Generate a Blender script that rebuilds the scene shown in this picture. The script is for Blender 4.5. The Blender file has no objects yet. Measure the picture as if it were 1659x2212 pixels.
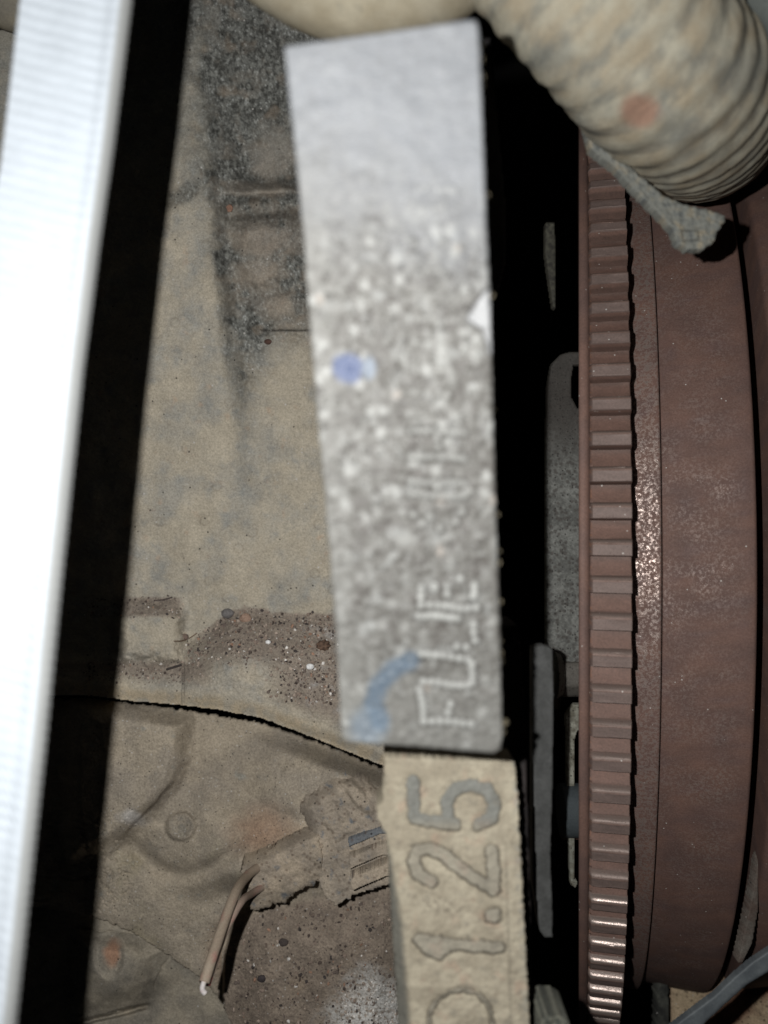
import bpy, bmesh, math, random
import numpy as np
from mathutils import Vector, Matrix

# ------------------------------------------------------------------ camera, world, light, exposure
F = 1780.0            # focal length in survey pixels (picture 1659 x 2212)
CU, CV = 829.5, 1106.0
CAMZ = 0.30
sc = bpy.context.scene
cam_d = bpy.data.cameras.new('camera'); cam = bpy.data.objects.new('camera', cam_d)
sc.collection.objects.link(cam); sc.camera = cam
cam.location = (0, 0, CAMZ)
cam_d.sensor_fit = 'HORIZONTAL'; cam_d.sensor_width = 36.0
cam_d.lens = 36.0 * F / 1659.0
cam_d.clip_start = 0.005; cam_d.clip_end = 20
cam_d.dof.use_dof = True
cam_d.dof.focus_distance = 0.180
cam_d.dof.aperture_fstop = cam_d.lens / 2.1
w = bpy.data.worlds.new('World'); sc.world = w; w.use_nodes = True
w.node_tree.nodes['Background'].inputs[0].default_value = (0.75, 0.85, 1.0, 1)
w.node_tree.nodes['Background'].inputs[1].default_value = 0.0036
ld = bpy.data.lights.new('phone_flash', 'POINT'); ld.energy = 1.17; ld.shadow_soft_size = 0.0011
ld.color = (1.0, 0.99, 0.965)
lo = bpy.data.objects.new('phone_flash', ld); sc.collection.objects.link(lo)
lo.location = (-0.014, 0.006, CAMZ)
sc.view_settings.view_transform = 'Standard'; sc.view_settings.look = 'None'
sc.view_settings.exposure = 0; sc.view_settings.gamma = 1
sc.cycles.max_bounces = 4; sc.cycles.diffuse_bounces = 3

rnd = random.Random(5)
RS = np.random.RandomState(7)

# ------------------------------------------------------------------ helpers
def P(u, v, d):
    return Vector(((u - CU) / F * d, (CV - v) / F * d, CAMZ - d))

def lin(c):
    c = np.asarray(c, float) / 255.0
    return np.where(c <= 0.04045, c / 12.92, ((c + 0.055) / 1.055) ** 2.4)

def alb(r, g, b, d=0.2):
    c = lin((r, g, b)); L = c.mean(); c = L + (c - L) * 0.90
    return np.clip(c * np.array([.98, 1.0, 1.03]) * 1.46 * (d / 0.2) ** 2, 0, 0.85)

_G = RS.rand(256, 256, 2) * 2 - 1
def perlin(x, y, seed=0):
    x = x + seed * 17.31; y = y + seed * 9.77
    xi = np.floor(x).astype(int); yi = np.floor(y).astype(int)
    xf = x - xi; yf = y - yi
    def g(i, j):
        gg = _G[(xi + i) & 255, (yi + j) & 255]
        return gg[..., 0] * (xf - i) + gg[..., 1] * (yf - j)
    s = xf * xf * xf * (xf * (xf * 6 - 15) + 10); t = yf * yf * yf * (yf * (yf * 6 - 15) + 10)
    a = g(0, 0) * (1 - s) + g(1, 0) * s; b = g(0, 1) * (1 - s) + g(1, 1) * s
    return (a * (1 - t) + b * t) * 1.4
def fbm(x, y, sc_, octv=4, seed=0, gain=0.5):
    r = 0; a = 1.0; f = 1.0 / sc_; n = 0
    for o in range(octv):
        r = r + a * perlin(x * f, y * f, seed + o * 3); n += a; a *= gain; f *= 2.03
    return r / n
def cells(x, y, size, seed=0):
    """distance (in cell units) to the nearest scattered point, and a random value of that point"""
    r = np.random.RandomState(100 + seed); T = r.rand(128, 128, 3)
    gx = x / size; gy = y / size
    xi = np.floor(gx).astype(int); yi = np.floor(gy).astype(int)
    best = np.full(np.shape(gx), 9.0); val = np.zeros(np.shape(gx))
    for i in (-1, 0, 1):
        for j in (-1, 0, 1):
            t = T[(xi + i) & 127, (yi + j) & 127]
            d = np.hypot(xi + i + t[..., 0] - gx, yi + j + t[..., 1] - gy)
            m = d < best; best = np.where(m, d, best); val = np.where(m, t[..., 2], val)
    return best, val
def ss(a, b, x):
    t = np.clip((x - a) / (b - a), 0, 1); return t * t * (3 - 2 * t)
def mix(a, b, t):
    t = np.asarray(t)[..., None]; return a * (1 - t) + b * t
def blob(u, v, cu, cv, ru, rv, ang=0, soft=0.35):
    a = math.radians(ang); du = u - cu; dv = v - cv
    x = (du * math.cos(a) + dv * math.sin(a)) / ru; y = (-du * math.sin(a) + dv * math.cos(a)) / rv
    return 1 - ss(1 - soft, 1 + soft, np.hypot(x, y))
def seg_dist(u, v, pts):
    best = np.full(np.shape(u), 1e9)
    for (a, b), (c, d) in zip(pts[:-1], pts[1:]):
        ex, ey = c - a, d - b; L = ex * ex + ey * ey + 1e-9
        t = np.clip(((u - a) * ex + (v - b) * ey) / L, 0, 1)
        best = np.minimum(best, np.hypot(u - a - t * ex, v - b - t * ey))
    return best
def poly_sd(u, v, pts):
    """signed distance, positive inside"""
    d = seg_dist(u, v, list(pts) + [pts[0]]); ins = np.zeros(np.shape(u), bool)
    n = len(pts)
    for i in range(n):
        x1, y1 = pts[i]; x2, y2 = pts[(i + 1) % n]
        if y1 == y2: continue
        c = ((y1 > v) != (y2 > v)) & (u < (x2 - x1) * (v - y1) / (y2 - y1) + x1)
        ins ^= c
    return np.where(ins, d, -d)

def mesh_obj(name, V, Fc, mat, parent=None, col=None, smooth=True):
    me = bpy.data.meshes.new(name)
    me.from_pydata([tuple(x) for x in V] if not isinstance(V, np.ndarray) else V.tolist(), [], Fc if not isinstance(Fc, np.ndarray) else Fc.tolist())
    if smooth: me.polygons.foreach_set('use_smooth', [True] * len(me.polygons))
    if col is not None:
        a = me.color_attributes.new('Col', 'FLOAT_COLOR', 'POINT')
        c = np.ones((len(V), 4), np.float32); c[:, :np.shape(col)[1]] = col
        a.data.foreach_set('color', c.ravel())
    me.update()
    o = bpy.data.objects.new(name, me); sc.collection.objects.link(o)
    if mat: me.materials.append(mat)
    if parent: o.parent = parent; o.matrix_parent_inverse = parent.matrix_world.inverted()
    return o
def tag(o, label=None, cat=None, group=None, kind=None):
    if label: o['label'] = label
    if cat: o['category'] = cat
    if group: o['group'] = group
    if kind: o['kind'] = kind
    return o
def empty(name, loc, label=None, cat=None, group=None, rot=None):
    o = bpy.data.objects.new(name, None); o.empty_display_size = 0.005
    o.location = loc
    if rot is not None: o.rotation_euler = rot
    sc.collection.objects.link(o)
    bpy.context.view_layer.update()
    return tag(o, label, cat, group)

def relief(name, us, vs, outline, depth, colour, mat, thick=4.0, edge=8.0, parent=None, ragged=0.0, side=None):
    """a solid sheet: front surface given by depth(u,v) (metres from the lens plane), cut to an outline,
    rounded at its rim and closed by side walls 'thick' mm deep"""
    U, V = np.meshgrid(us, vs)
    if outline is not None:
        sd = poly_sd(U, V, outline)
        if ragged: sd = sd + ragged * fbm(U, V, 14, 4, 11, 0.6) * 2
    else: sd = np.full(U.shape, 1e3)
    D = depth(U, V)
    if edge > 0:
        e = np.clip(sd, 0, edge)
        D = D + (edge - np.sqrt(np.maximum(edge * edge - (edge - e) ** 2, 0))) * D / F
    C = colour(U, V, sd)
    X = (U - CU) / F * D; Y = (CV - V) / F * D; Z = CAMZ - D
    keepv = sd > 0
    fm = keepv[:-1, :-1] & keepv[1:, :-1] & keepv[:-1, 1:] & keepv[1:, 1:]
    nu = len(us); idx = np.arange(U.size).reshape(U.shape)
    a = idx[:-1, :-1][fm]; b = idx[:-1, 1:][fm]; c = idx[1:, 1:][fm]; d = idx[1:, :-1][fm]
    faces = np.stack([a, d, c, b], 1)
    Vt = np.stack([X.ravel(), Y.ravel(), Z.ravel()], 1); Ct = C.reshape(-1, 3)
    # boundary walls
    ed = np.concatenate([faces[:, [0, 1]], faces[:, [1, 2]], faces[:, [2, 3]], faces[:, [3, 0]]])
    key = np.sort(ed, 1); k = key[:, 0].astype(np.int64) * U.size + key[:, 1]
    un, inv, cnt = np.unique(k, return_inverse=True, return_counts=True)
    bd = ed[cnt[inv] == 1]
    used = np.unique(faces); re = -np.ones(U.size, int); re[used] = np.arange(len(used))
    Vt = Vt[used]; Ct = Ct[used]; faces = re[faces]; bd = re[bd]
    bu = np.unique(bd); low = -np.ones(len(Vt), int); low[bu] = len(Vt) + np.arange(len(bu))
    Vl = Vt[bu].copy(); Vl[:, 2] -= thick / 1000.0
    sc_ = Ct[bu] if side is None else np.tile(np.asarray(side), (len(bu), 1))
    walls = np.stack([bd[:, 1], bd[:, 0], low[bd[:, 0]], low[bd[:, 1]]], 1)
    return mesh_obj(name, np.concatenate([Vt, Vl]), np.concatenate([faces, walls]), mat, parent, np.concatenate([Ct, sc_]))

def arange2(lo, a, hi, coarse, fine, hi2=None):
    p = [np.arange(lo, a, coarse), np.arange(a, hi, fine)]
    if hi2: p.append(np.arange(hi, hi2, coarse))
    return np.concatenate(p)

def tube(name, pts, rad, mat, colour, seg=24, sub=6, parent=None, rib=None, cap=True, jitter=0.0):
    """swept tube through 3-D points; rad = one radius per point; rib(s) multiplies the radius"""
    pts = [Vector(p) for p in pts]; n = len(pts); C = []; R = []
    for i in range(n - 1):
        p0 = pts[max(i - 1, 0)]; p1 = pts[i]; p2 = pts[i + 1]; p3 = pts[min(i + 2, n - 1)]
        for k in range(sub):
            t = k / sub; t2 = t * t; t3 = t2 * t
            C.append(0.5 * ((2 * p1) + (p2 - p0) * t + (2 * p0 - 5 * p1 + 4 * p2 - p3) * t2 + (3 * p1 - p0 - 3 * p2 + p3) * t3))
            R.append(rad[i] * (1 - t) + rad[i + 1] * t)
    C.append(pts[-1]); R.append(rad[-1])
    V = []; col = []; s = 0.0; nrm = None
    for i, c in enumerate(C):
        tg = (C[min(i + 1, len(C) - 1)] - C[max(i - 1, 0)]).normalized()
        if nrm is None: nrm = tg.orthogonal().normalized()
        nrm = (nrm - tg * nrm.dot(tg)).normalized(); bn = tg.cross(nrm)
        if i: s += (C[i] - C[i - 1]).length
        for k in range(seg):
            a = 2 * math.pi * k / seg
            r = R[i] * (rib(s, a) if rib else 1.0)
            V.append(c + (nrm * math.cos(a) + bn * math.sin(a)) * r)
            col.append((s, a))
    Fc = []
    for i in range(len(C) - 1):
        for k in range(seg):
            k2 = (k + 1) % seg
            Fc.append((i * seg + k, i * seg + k2, (i + 1) * seg + k2, (i + 1) * seg + k))
    if cap:
        Fc.append(tuple(reversed(range(seg)))); Fc.append(tuple((len(C) - 1) * seg + k for k in range(seg)))
    Va = np.array([tuple(v) for v in V])
    if jitter:
        ct = np.repeat(np.array([tuple(c) for c in C]), seg, 0); dv = Va - ct
        nz = fbm(Va[:, 0] * 9000 + Va[:, 2] * 5000, Va[:, 1] * 9000, 8, 4, 5)
        Va = ct + dv * (1 + jitter * nz[:, None])
    sa = np.array(col)
    return mesh_obj(name, Va, Fc, mat, parent, colour(Va, sa[:, 0], sa[:, 1]))

# ------------------------------------------------------------------ materials
def new_mat(name):
    m = bpy.data.materials.new(name); m.use_nodes = True
    nt = m.node_tree; b = nt.nodes['Principled BSDF']; return m, nt, b
def N(nt, t, **kw):
    n = nt.nodes.new(t)
    for k, v in kw.items():
        if k in n.inputs: n.inputs[k].default_value = v
        else: setattr(n, k, v)
    return n
def grain_mat(name, rough=0.92, spec=0.25, grain=0.35, scale=3500, bump=0.00006, dark_spots=0.0, light_spots=0.0,
              spot_scale=2200, metallic=0.0, stretch=(1, 1, 1), rough_var=0.0, base=None, bump2=0.0, gloss=None):
    m, nt, b = new_mat(name); L = nt.links.new
    tc = N(nt, 'ShaderNodeTexCoord'); mp = N(nt, 'ShaderNodeMapping'); mp.inputs['Scale'].default_value = stretch
    oi = N(nt, 'ShaderNodeObjectInfo'); va = N(nt, 'ShaderNodeVectorMath', operation='ADD')
    L(tc.outputs['Object'], va.inputs[0]); L(oi.outputs['Random'], va.inputs[1]); L(va.outputs[0], mp.inputs[0])
    if base is None:
        at = N(nt, 'ShaderNodeAttribute', attribute_name='Col'); src = at.outputs['Color']
    else:
        rgb = N(nt, 'ShaderNodeRGB'); rgb.outputs[0].default_value = (*base, 1); src = rgb.outputs[0]
    n1 = N(nt, 'ShaderNodeTexNoise', Scale=scale, Detail=4.0, Roughness=0.7); L(mp.outputs[0], n1.inputs['Vector'])
    r1 = N(nt, 'ShaderNodeMapRange'); r1.inputs['From Min'].default_value = 0.25; r1.inputs['From Max'].default_value = 0.75
    r1.inputs['To Min'].default_value = 1 - grain; r1.inputs['To Max'].default_value = 1 + grain
    L(n1.outputs['Fac'], r1.inputs['Value'])
    n2 = N(nt, 'ShaderNodeTexNoise', Scale=scale / 14, Detail=4.0, Roughness=0.6); L(mp.outputs[0], n2.inputs['Vector'])
    r2 = N(nt, 'ShaderNodeMapRange'); r2.inputs['From Min'].default_value = 0.25; r2.inputs['From Max'].default_value = 0.75
    r2.inputs['To Min'].default_value = 1 - grain * .45; r2.inputs['To Max'].default_value = 1 + grain * .45
    L(n2.outputs['Fac'], r2.inputs['Value'])
    mu = N(nt, 'ShaderNodeMath', operation='MULTIPLY'); L(r1.outputs[0], mu.inputs[0]); L(r2.outputs[0], mu.inputs[1])
    vm = N(nt, 'ShaderNodeVectorMath', operation='SCALE'); L(src, vm.inputs[0]); L(mu.outputs[0], vm.inputs['Scale'])
    out = vm.outputs[0]
    for amt, colr, sd in ((dark_spots, (0.012, 0.010, 0.009, 1), 0.0), (light_spots, (0.55, 0.53, 0.50, 1), 7.7)):
        if amt <= 0: continue
        vo = N(nt, 'ShaderNodeTexVoronoi', Scale=spot_scale, Randomness=1.0)
        ad = N(nt, 'ShaderNodeVectorMath', operation='ADD'); ad.inputs[1].default_value = (sd, sd, sd)
        L(mp.outputs[0], ad.inputs[0]); L(ad.outputs[0], vo.inputs['Vector'])
        sp = N(nt, 'ShaderNodeSeparateColor'); L(vo.outputs['Color'], sp.inputs[0])
        lt = N(nt, 'ShaderNodeMath', operation='LESS_THAN'); lt.inputs[1].default_value = amt; L(sp.outputs[0], lt.inputs[0])
        rg = N(nt, 'ShaderNodeMapRange'); rg.inputs['From Min'].default_value = 0.42; rg.inputs['From Max'].default_value = 0.22
        L(vo.outputs['Distance'], rg.inputs['Value'])
        mm = N(nt, 'ShaderNodeMath', operation='MULTIPLY'); L(lt.outputs[0], mm.inputs[0]); L(rg.outputs[0], mm.inputs[1])
        m2 = N(nt, 'ShaderNodeMath', operation='MULTIPLY'); m2.inputs[1].default_value = 0.85; L(mm.outputs[0], m2.inputs[0])
        mx = N(nt, 'ShaderNodeMix', data_type='RGBA'); L(m2.outputs[0], mx.inputs[0]); L(out, mx.inputs[6]); mx.inputs[7].default_value = colr
        out = mx.outputs[2]
    L(out, b.inputs['Base Color'])
    b.inputs['Specular IOR Level'].default_value = spec; b.inputs['Metallic'].default_value = metallic
    if rough_var:
        n3 = N(nt, 'ShaderNodeTexNoise', Scale=scale / 2.2, Detail=3.0); L(mp.outputs[0], n3.inputs['Vector'])
        r3 = N(nt, 'ShaderNodeMapRange'); r3.inputs['From Min'].default_value = 0.35; r3.inputs['From Max'].default_value = 0.65
        r3.inputs['To Min'].default_value = rough - rough_var; r3.inputs['To Max'].default_value = min(rough + rough_var, 1)
        L(n3.outputs['Fac'], r3.inputs['Value']); L(r3.outputs[0], b.inputs['Roughness'])
    else: b.inputs['Roughness'].default_value = rough
    if gloss:      # the alpha of the colour says how polished the metal is there; fine noise breaks it into flecks
        n4 = N(nt, 'ShaderNodeTexNoise', Scale=gloss[2], Detail=4.0, Roughness=0.75); L(mp.outputs[0], n4.inputs['Vector'])
        r4 = N(nt, 'ShaderNodeMapRange'); r4.inputs['From Min'].default_value = gloss[3]; r4.inputs['From Max'].default_value = gloss[3] + .14
        L(n4.outputs['Fac'], r4.inputs['Value'])
        m4 = N(nt, 'ShaderNodeMath', operation='MULTIPLY'); L(r4.outputs[0], m4.inputs[0]); L(at.outputs['Alpha'], m4.inputs[1])
        r5 = N(nt, 'ShaderNodeMapRange'); r5.inputs['To Min'].default_value = gloss[0]; r5.inputs['To Max'].default_value = gloss[1]
        L(m4.outputs[0], r5.inputs['Value']); L(r5.outputs[0], b.inputs['Roughness'])
        m5 = N(nt, 'ShaderNodeMath', operation='MULTIPLY'); m5.inputs[1].default_value = .55; L(m4.outputs[0], m5.inputs[0]); L(m5.outputs[0], b.inputs['Metallic'])
        mx5 = N(nt, 'ShaderNodeMix', data_type='RGBA'); L(m5.outputs[0], mx5.inputs[0]); L(out, mx5.inputs[6]); mx5.inputs[7].default_value = (.43, .365, .33, 1); L(mx5.outputs[2], b.inputs['Base Color'])
    bp = N(nt, 'ShaderNodeBump', Strength=1.0, Distance=bump); L(n1.outputs['Fac'], bp.inputs['Height'])
    last = bp
    if bump2:
        bq = N(nt, 'ShaderNodeBump', Strength=1.0, Distance=bump2); L(n2.outputs['Fac'], bq.inputs['Height']); L(bp.outputs[0], bq.inputs['Normal']); last = bq
    L(last.outputs[0], b.inputs['Normal'])
    return m

M_dust = grain_mat('dusty_casting', grain=0.34, scale=2400, bump=0.00016, dark_spots=0.010, light_spots=0.006, spot_scale=1500)
M_dirt = grain_mat('loose_dirt', grain=0.42, scale=2200, bump=0.00020, dark_spots=0.03, light_spots=0.03, spot_scale=1900)
M_block = grain_mat('worn_grey_casting', rough=0.55, spec=0.4, grain=0.12, scale=2500, bump=0.00006)
M_tan = grain_mat('dust_caked_bracket', rough=0.95, spec=0.15, grain=0.14, scale=2500, bump=0.00006)
M_hose = grain_mat('dusty_hose', rough=0.9, spec=0.2, grain=0.15, scale=2200, bump=0.00006)
M_galv = grain_mat('galvanised_plate', rough=0.75, spec=0.25, grain=0.35, scale=2600, bump=0.00004, dark_spots=0.22, spot_scale=1900)
M_rubber = grain_mat('grey_rubber', rough=0.8, spec=0.3, grain=0.3, scale=3500, bump=0.00006)
M_black = grain_mat('black_metal', rough=0.7, spec=0.3, grain=0.3, scale=2000, bump=0.00004)  # near-black metal for the bay floor, column and leg
M_gear = grain_mat('rusty_gear_steel', rough=0.7, spec=0.35, gloss=(.72, .30, 2200, .30), grain=0.30, scale=2600, bump=0.00004, light_spots=0.006, spot_scale=2200)
M_drum = grain_mat('rusty_drum_steel', rough=0.7, spec=0.4, gloss=(.74, .25, 1500, .47), grain=0.25, scale=3000, bump=0.00006, bump2=0.00008, light_spots=0.004, spot_scale=2400)
M_web = grain_mat('white_webbing', rough=0.85, spec=0.2, grain=0.05, scale=1500, bump=0.00002)
M_wire = grain_mat('wire_insulation', rough=0.6, spec=0.35, grain=0.2, scale=2500, bump=0.00004)
M_strap = grain_mat('grey_plastic', rough=0.6, spec=0.4, grain=0.15, scale=2500, bump=0.00003)
M_plastic = grain_mat('dusty_plastic', rough=0.85, spec=0.25, grain=0.3, scale=2600, bump=0.00009, dark_spots=0.03, spot_scale=1300)

TAN = alb(150, 140, 122); TAN2 = alb(138, 132, 120); GREY = alb(118, 118, 112); DARK = alb(62, 62, 58)
MAUVE = alb(126, 114, 101); ORNG = alb(150, 124, 100); BLUE = alb(104, 110, 112); LIGHT = alb(178, 172, 160)

# ------------------------------------------------------------------ setting: the dark depth of the engine bay
def flat_box(name, x0, x1, y0, y1, z0, z1, mat, parent=None):
    V = [(x, y, z) for x in (x0, x1) for y in (y0, y1) for z in (z0, z1)]
    Fc = [(0, 1, 3, 2), (4, 6, 7, 5), (0, 4, 5, 1), (2, 3, 7, 6), (0, 2, 6, 4), (1, 5, 7, 3)]
    return mesh_obj(name, V, Fc, mat, parent, np.tile(alb(20, 18, 17), (8, 1)), smooth=False)
us = np.arange(-3000, 4700, 60.); vs = np.arange(-3000, 5300, 60.)
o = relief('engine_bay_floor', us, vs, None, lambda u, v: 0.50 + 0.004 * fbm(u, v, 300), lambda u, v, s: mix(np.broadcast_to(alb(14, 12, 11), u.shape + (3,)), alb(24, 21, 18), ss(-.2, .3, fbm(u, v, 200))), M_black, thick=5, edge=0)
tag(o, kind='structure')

# ------------------------------------------------------------------ upper casting
CRK = [(-200, 1500), (200, 1504), (290, 1516), (380, 1523), (470, 1534), (560, 1551), (640, 1581), (720, 1612), (790, 1641), (850, 1664)]
cu_ = [p[0] for p in CRK]; cv_ = [p[1] for p in CRK]
def crack_v(u): return np.interp(u, cu_, cv_)
def rib_u(v): return np.interp(v, [-100, 0, 400, 700, 900, 1000, 1300], [415, 430, 462, 486, 508, 518, 526])
def ledge_v(u): return np.interp(u, [180, 270, 396, 400, 455, 500, 540, 600, 720, 900], [1400, 1400, 1400, 1390, 1350, 1318, 1308, 1322, 1326, 1330])
def pile(u, v):   # dirt pile on the shelf
    e = ledge_v(u) + 7 * fbm(u, v, 22, 4, 9)
    return ss(-3, 5, v - e)
def upper_depth(u, v):
    h = np.zeros_like(u); u0, v0 = u, v
    wa = ss(790, 740, v) * 10; u = u + wa * fbm(u, v, 45, 4, 13, .6); v = v + wa * fbm(u, v, 40, 4, 14, .6)
    A = np.interp(v, [-100, 0, 300, 500, 700, 950, 1150, 1300], [1.5, 2, 4, 6, 6.5, 5, 2, 0.4])
    ue = rib_u(v) + 6 * fbm(u * 0, v, 60, 3, 3)
    wd_ = np.interp(v, [0, 700, 1100], [0, 6, 34]); h += A * (1 - ss(-16 - wd_, 30 + wd_, u - ue))
    h -= np.clip(ue - u, 0, 200) * 0.012 * ss(0, 500, v)
    # slanting shoulder at the upper left
    sh = poly_sd(u, v, [(200, 250), (395, 300), (455, 440), (380, 520), (200, 620)]); h += 1.2 * ss(-40, 30, sh)
    # pockets, ledges on the right
    right = ss(0, 30, u - ue)
    h -= 3.6 * ss(-24, 24, poly_sd(u, v, [(505, 300), (700, 280), (700, 398), (520, 398)])) * right
    h += 2.4 * ss(-12, 12, poly_sd(u, v, [(470, 404), (700, 396), (700, 420), (480, 428)])) * right
    h -= 1.8 * ss(-10, 10, poly_sd(u, v, [(480, 440), (700, 432), (700, 458), (560, 466), (490, 474)])) * right
    h += 3.2 * ss(-26, 24, poly_sd(u, v, [(508, 492), (560, 474), (700, 470), (700, 600), (540, 620), (505, 560)])) * right
    h += 2.6 * ss(-22, 16, poly_sd(u, v, [(545, 660), (560, 640), (720, 620), (720, 711), (560, 711)]))
    h -= 1.8 * ss(1.5, 0, np.abs(v - 714 - 5 * fbm(u, v, 30, 3, 4))) * ss(550, 575, u) * ss(-.25, .1, fbm(u, v, 25, 3, 17))
    h += 1.2 * ss(720, 1000, v) * ss(560, 760, u)
    # shelf carrying the dirt, then the lip down to the joint
    sv = ledge_v(u)
    shelf = ss(-2, 150, v - sv); h += 11.5 * shelf * np.where(u > 392, 1, 0.55)
    h += 3.0 * ss(4, 40, v - sv) * pile(u, v) * (1 - ss(60, 150, v - sv)) * 0.5
    # square boss
    wu = u + 16 * fbm(u, v, 34, 4, 15); wv = v + 16 * fbm(u, v, 34, 4, 16)
    top = ss(1284, 1338, wv) * (1 - ss(372, 412, wu)) * (1 - ss(1408, 1440, wv)) * ss(236, 278, wu)
    h = h + 5.0 * top
    lip = crack_v(u) - v
    h -= 2.2 * (1 - ss(0, 46, lip)) ** 2
    rough = 0.5 + 1.3 * stain(u, v)
    h += 1.6 * fbm(u, v, 150, 3, 1) + 0.42 * fbm(u, v, 30, 5, 2, .6) + (0.05 * fbm(u, v, 7, 3, 6) + 0.05 * fbm(u, v, 4, 2, 8)) * rough
    d, c = cells(u, v, 30, 3); h += 0.10 * (c > 0.95) * ss(0.42, 0.2, d) * (1 - stain(u, v))   # dried drops
    pl = pile(u, v) * (lip > 40)
    d, c = cells(u, v, 9, 5); h += pl * 0.28 * ss(0.5, 0.1, d) * (c > 0.35)
    return 0.2 - h / 1000.0
def stain(u, v):
    n = fbm(u, v, 90, 4, 21); n2 = fbm(u, v, 24, 4, 23)
    ue = rib_u(v)
    lower = np.interp(u, [380, 450, 490, 525, 550, 600, 640, 720], [430, 560, 800, 880, 830, 735, 735, 720])
    m = ss(-75, 25, u - ue + 45 * n + 20 * n2) * ss(70, -90, v - lower + 110 * n + 40 * n2)
    m = m * (0.55 + 0.5 * ss(-0.15, 0.25, n + .5 * n2 + 0.25 * ss(500, 0, v)))
    # clean islands
    for (a, b, c, d) in ((600, 330, 52, 55), (560, 412, 90, 16), (560, 520, 60, 38), (610, 655, 30, 24), (560, 590, 60, 25)):
        m = m * (1 - 0.72 * blob(u + 26 * n2, v + 26 * n, a, b, c, d, 0, .6))
    m = np.maximum(m, 0.7 * blob(u + 25 * n2, v + 25 * n, 405, 415, 60, 18, -35, .6))
    return np.clip(m, 0, 1)
def upper_col(u, v, sd):
    n = fbm(u, v, 110, 5, 31); n2 = fbm(u, v, 36, 5, 32, .6); n3 = fbm(u, v, 8, 3, 33, .7)
    c = mix(np.broadcast_to(TAN, u.shape + (3,)), TAN2, ss(-.25, .3, n + .4 * n2))
    c = mix(c, BLUE, 0.32 * ss(0.02, 0.5, n2 + .5 * n))
    c = mix(c, ORNG, 0.45 * ss(0.22, 0.55, fbm(u, v, 30, 4, 36)))
    c = mix(c, BLUE, 0.40 * np.exp(-((u - rib_u(v) - 8) / 15) ** 2) * ss(1280, 1000, v) * (0.5 + n2))
    # drops rings
    d, k = cells(u, v, 30, 3); ring = (k > 0.95) * np.exp(-((d - 0.33) / 0.05) ** 2)
    c = mix(c, alb(96, 84, 68), 0.3 * ring)
    s = stain(u, v)
    c = mix(c, alb(122, 110, 97), .75 * ss(780, 640, v) * ss(-10, 50, u - rib_u(v)))
    c = mix(c, alb(116, 116, 110), .55 * ss(480, 250, v) * ss(-.3, .2, n2 + .2))
    gr = fbm(u * 1.15, v * .8, 9, 3, 38, .8); gf = fbm(u, v, 5, 2, 39, .8)
    st = mix(np.broadcast_to(alb(50, 50, 47), u.shape + (3,)), alb(112, 112, 106), ss(-.35, .4, gr + .5 * n2))
    g, gv = cells(u + 3 * gr, v * 0.7, 4.6, 12)
    st = mix(st, alb(176, 177, 172), 0.55 * (gv > 0.70) * ss(0.55, 0.15, g) * ss(-.15, .35, n2 + .8 * gr))
    st = mix(st, alb(122, 108, 92), 0.55 * ss(0.10, 0.45, fbm(u, v, 50, 3, 37)))
    c = mix(c, st, np.clip(s * 1.15, 0, 1) * 0.95)
    pl = pile(u, v) * ss(30, 75, crack_v(u) - v + 14 * n2) 
    fade = 1 - 0.9 * ss(480, 380, u) * ss(1440, 1420, v)
    fade2 = 1 - ss(1400, 1460, v + 40 * n2) * ss(640, 560, u) * ss(430, 470, u) * .9
    pc = mix(np.broadcast_to(MAUVE, u.shape + (3,)), alb(98, 88, 79), ss(-.2, .4, n3))
    pc = mix(pc, alb(150, 146, 142), 0.8 * ss(0.0, .5, n2) * ss(600, 720, u))
    c = mix(c, pc, pl * fade * fade2 * 0.95)
    topf = ss(1285, 1295, v + 6 * n2) * (1 - ss(1326, 1338, v)) * ss(402, 380, u) * ss(230, 280, u + 40 * n2)
    c = mix(c, pc, topf * .9)
    k2 = np.exp(-((v - 714) / 2.5) ** 2) * ss(550, 580, u); c = mix(c, alb(40, 36, 32), k2 * .8)
    c = mix(c, alb(170, 150, 118), 0.6 * ss(46, 16, crack_v(u) - v) * ss(-.3, .2, n2))
    c = c * (1 + 0.25 * n3)[..., None]
    return c
us = arange2(-160, 190, 870, 8, 2.0); vs = np.arange(-90, 1690, 2.0)
outl = [(-170, 60), (-60, 75), (22, 58), (30, -100), (880, -100), (880, 1672)] + [(a, b) for a, b in reversed(CRK)]
o = relief('engine_casting', us, vs, outl, upper_depth, upper_col, M_dust, thick=25, edge=0, ragged=1.6)
tag(o, 'large dusty tan engine casting with dark oily stains behind the white webbing', 'engine casting')

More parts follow.
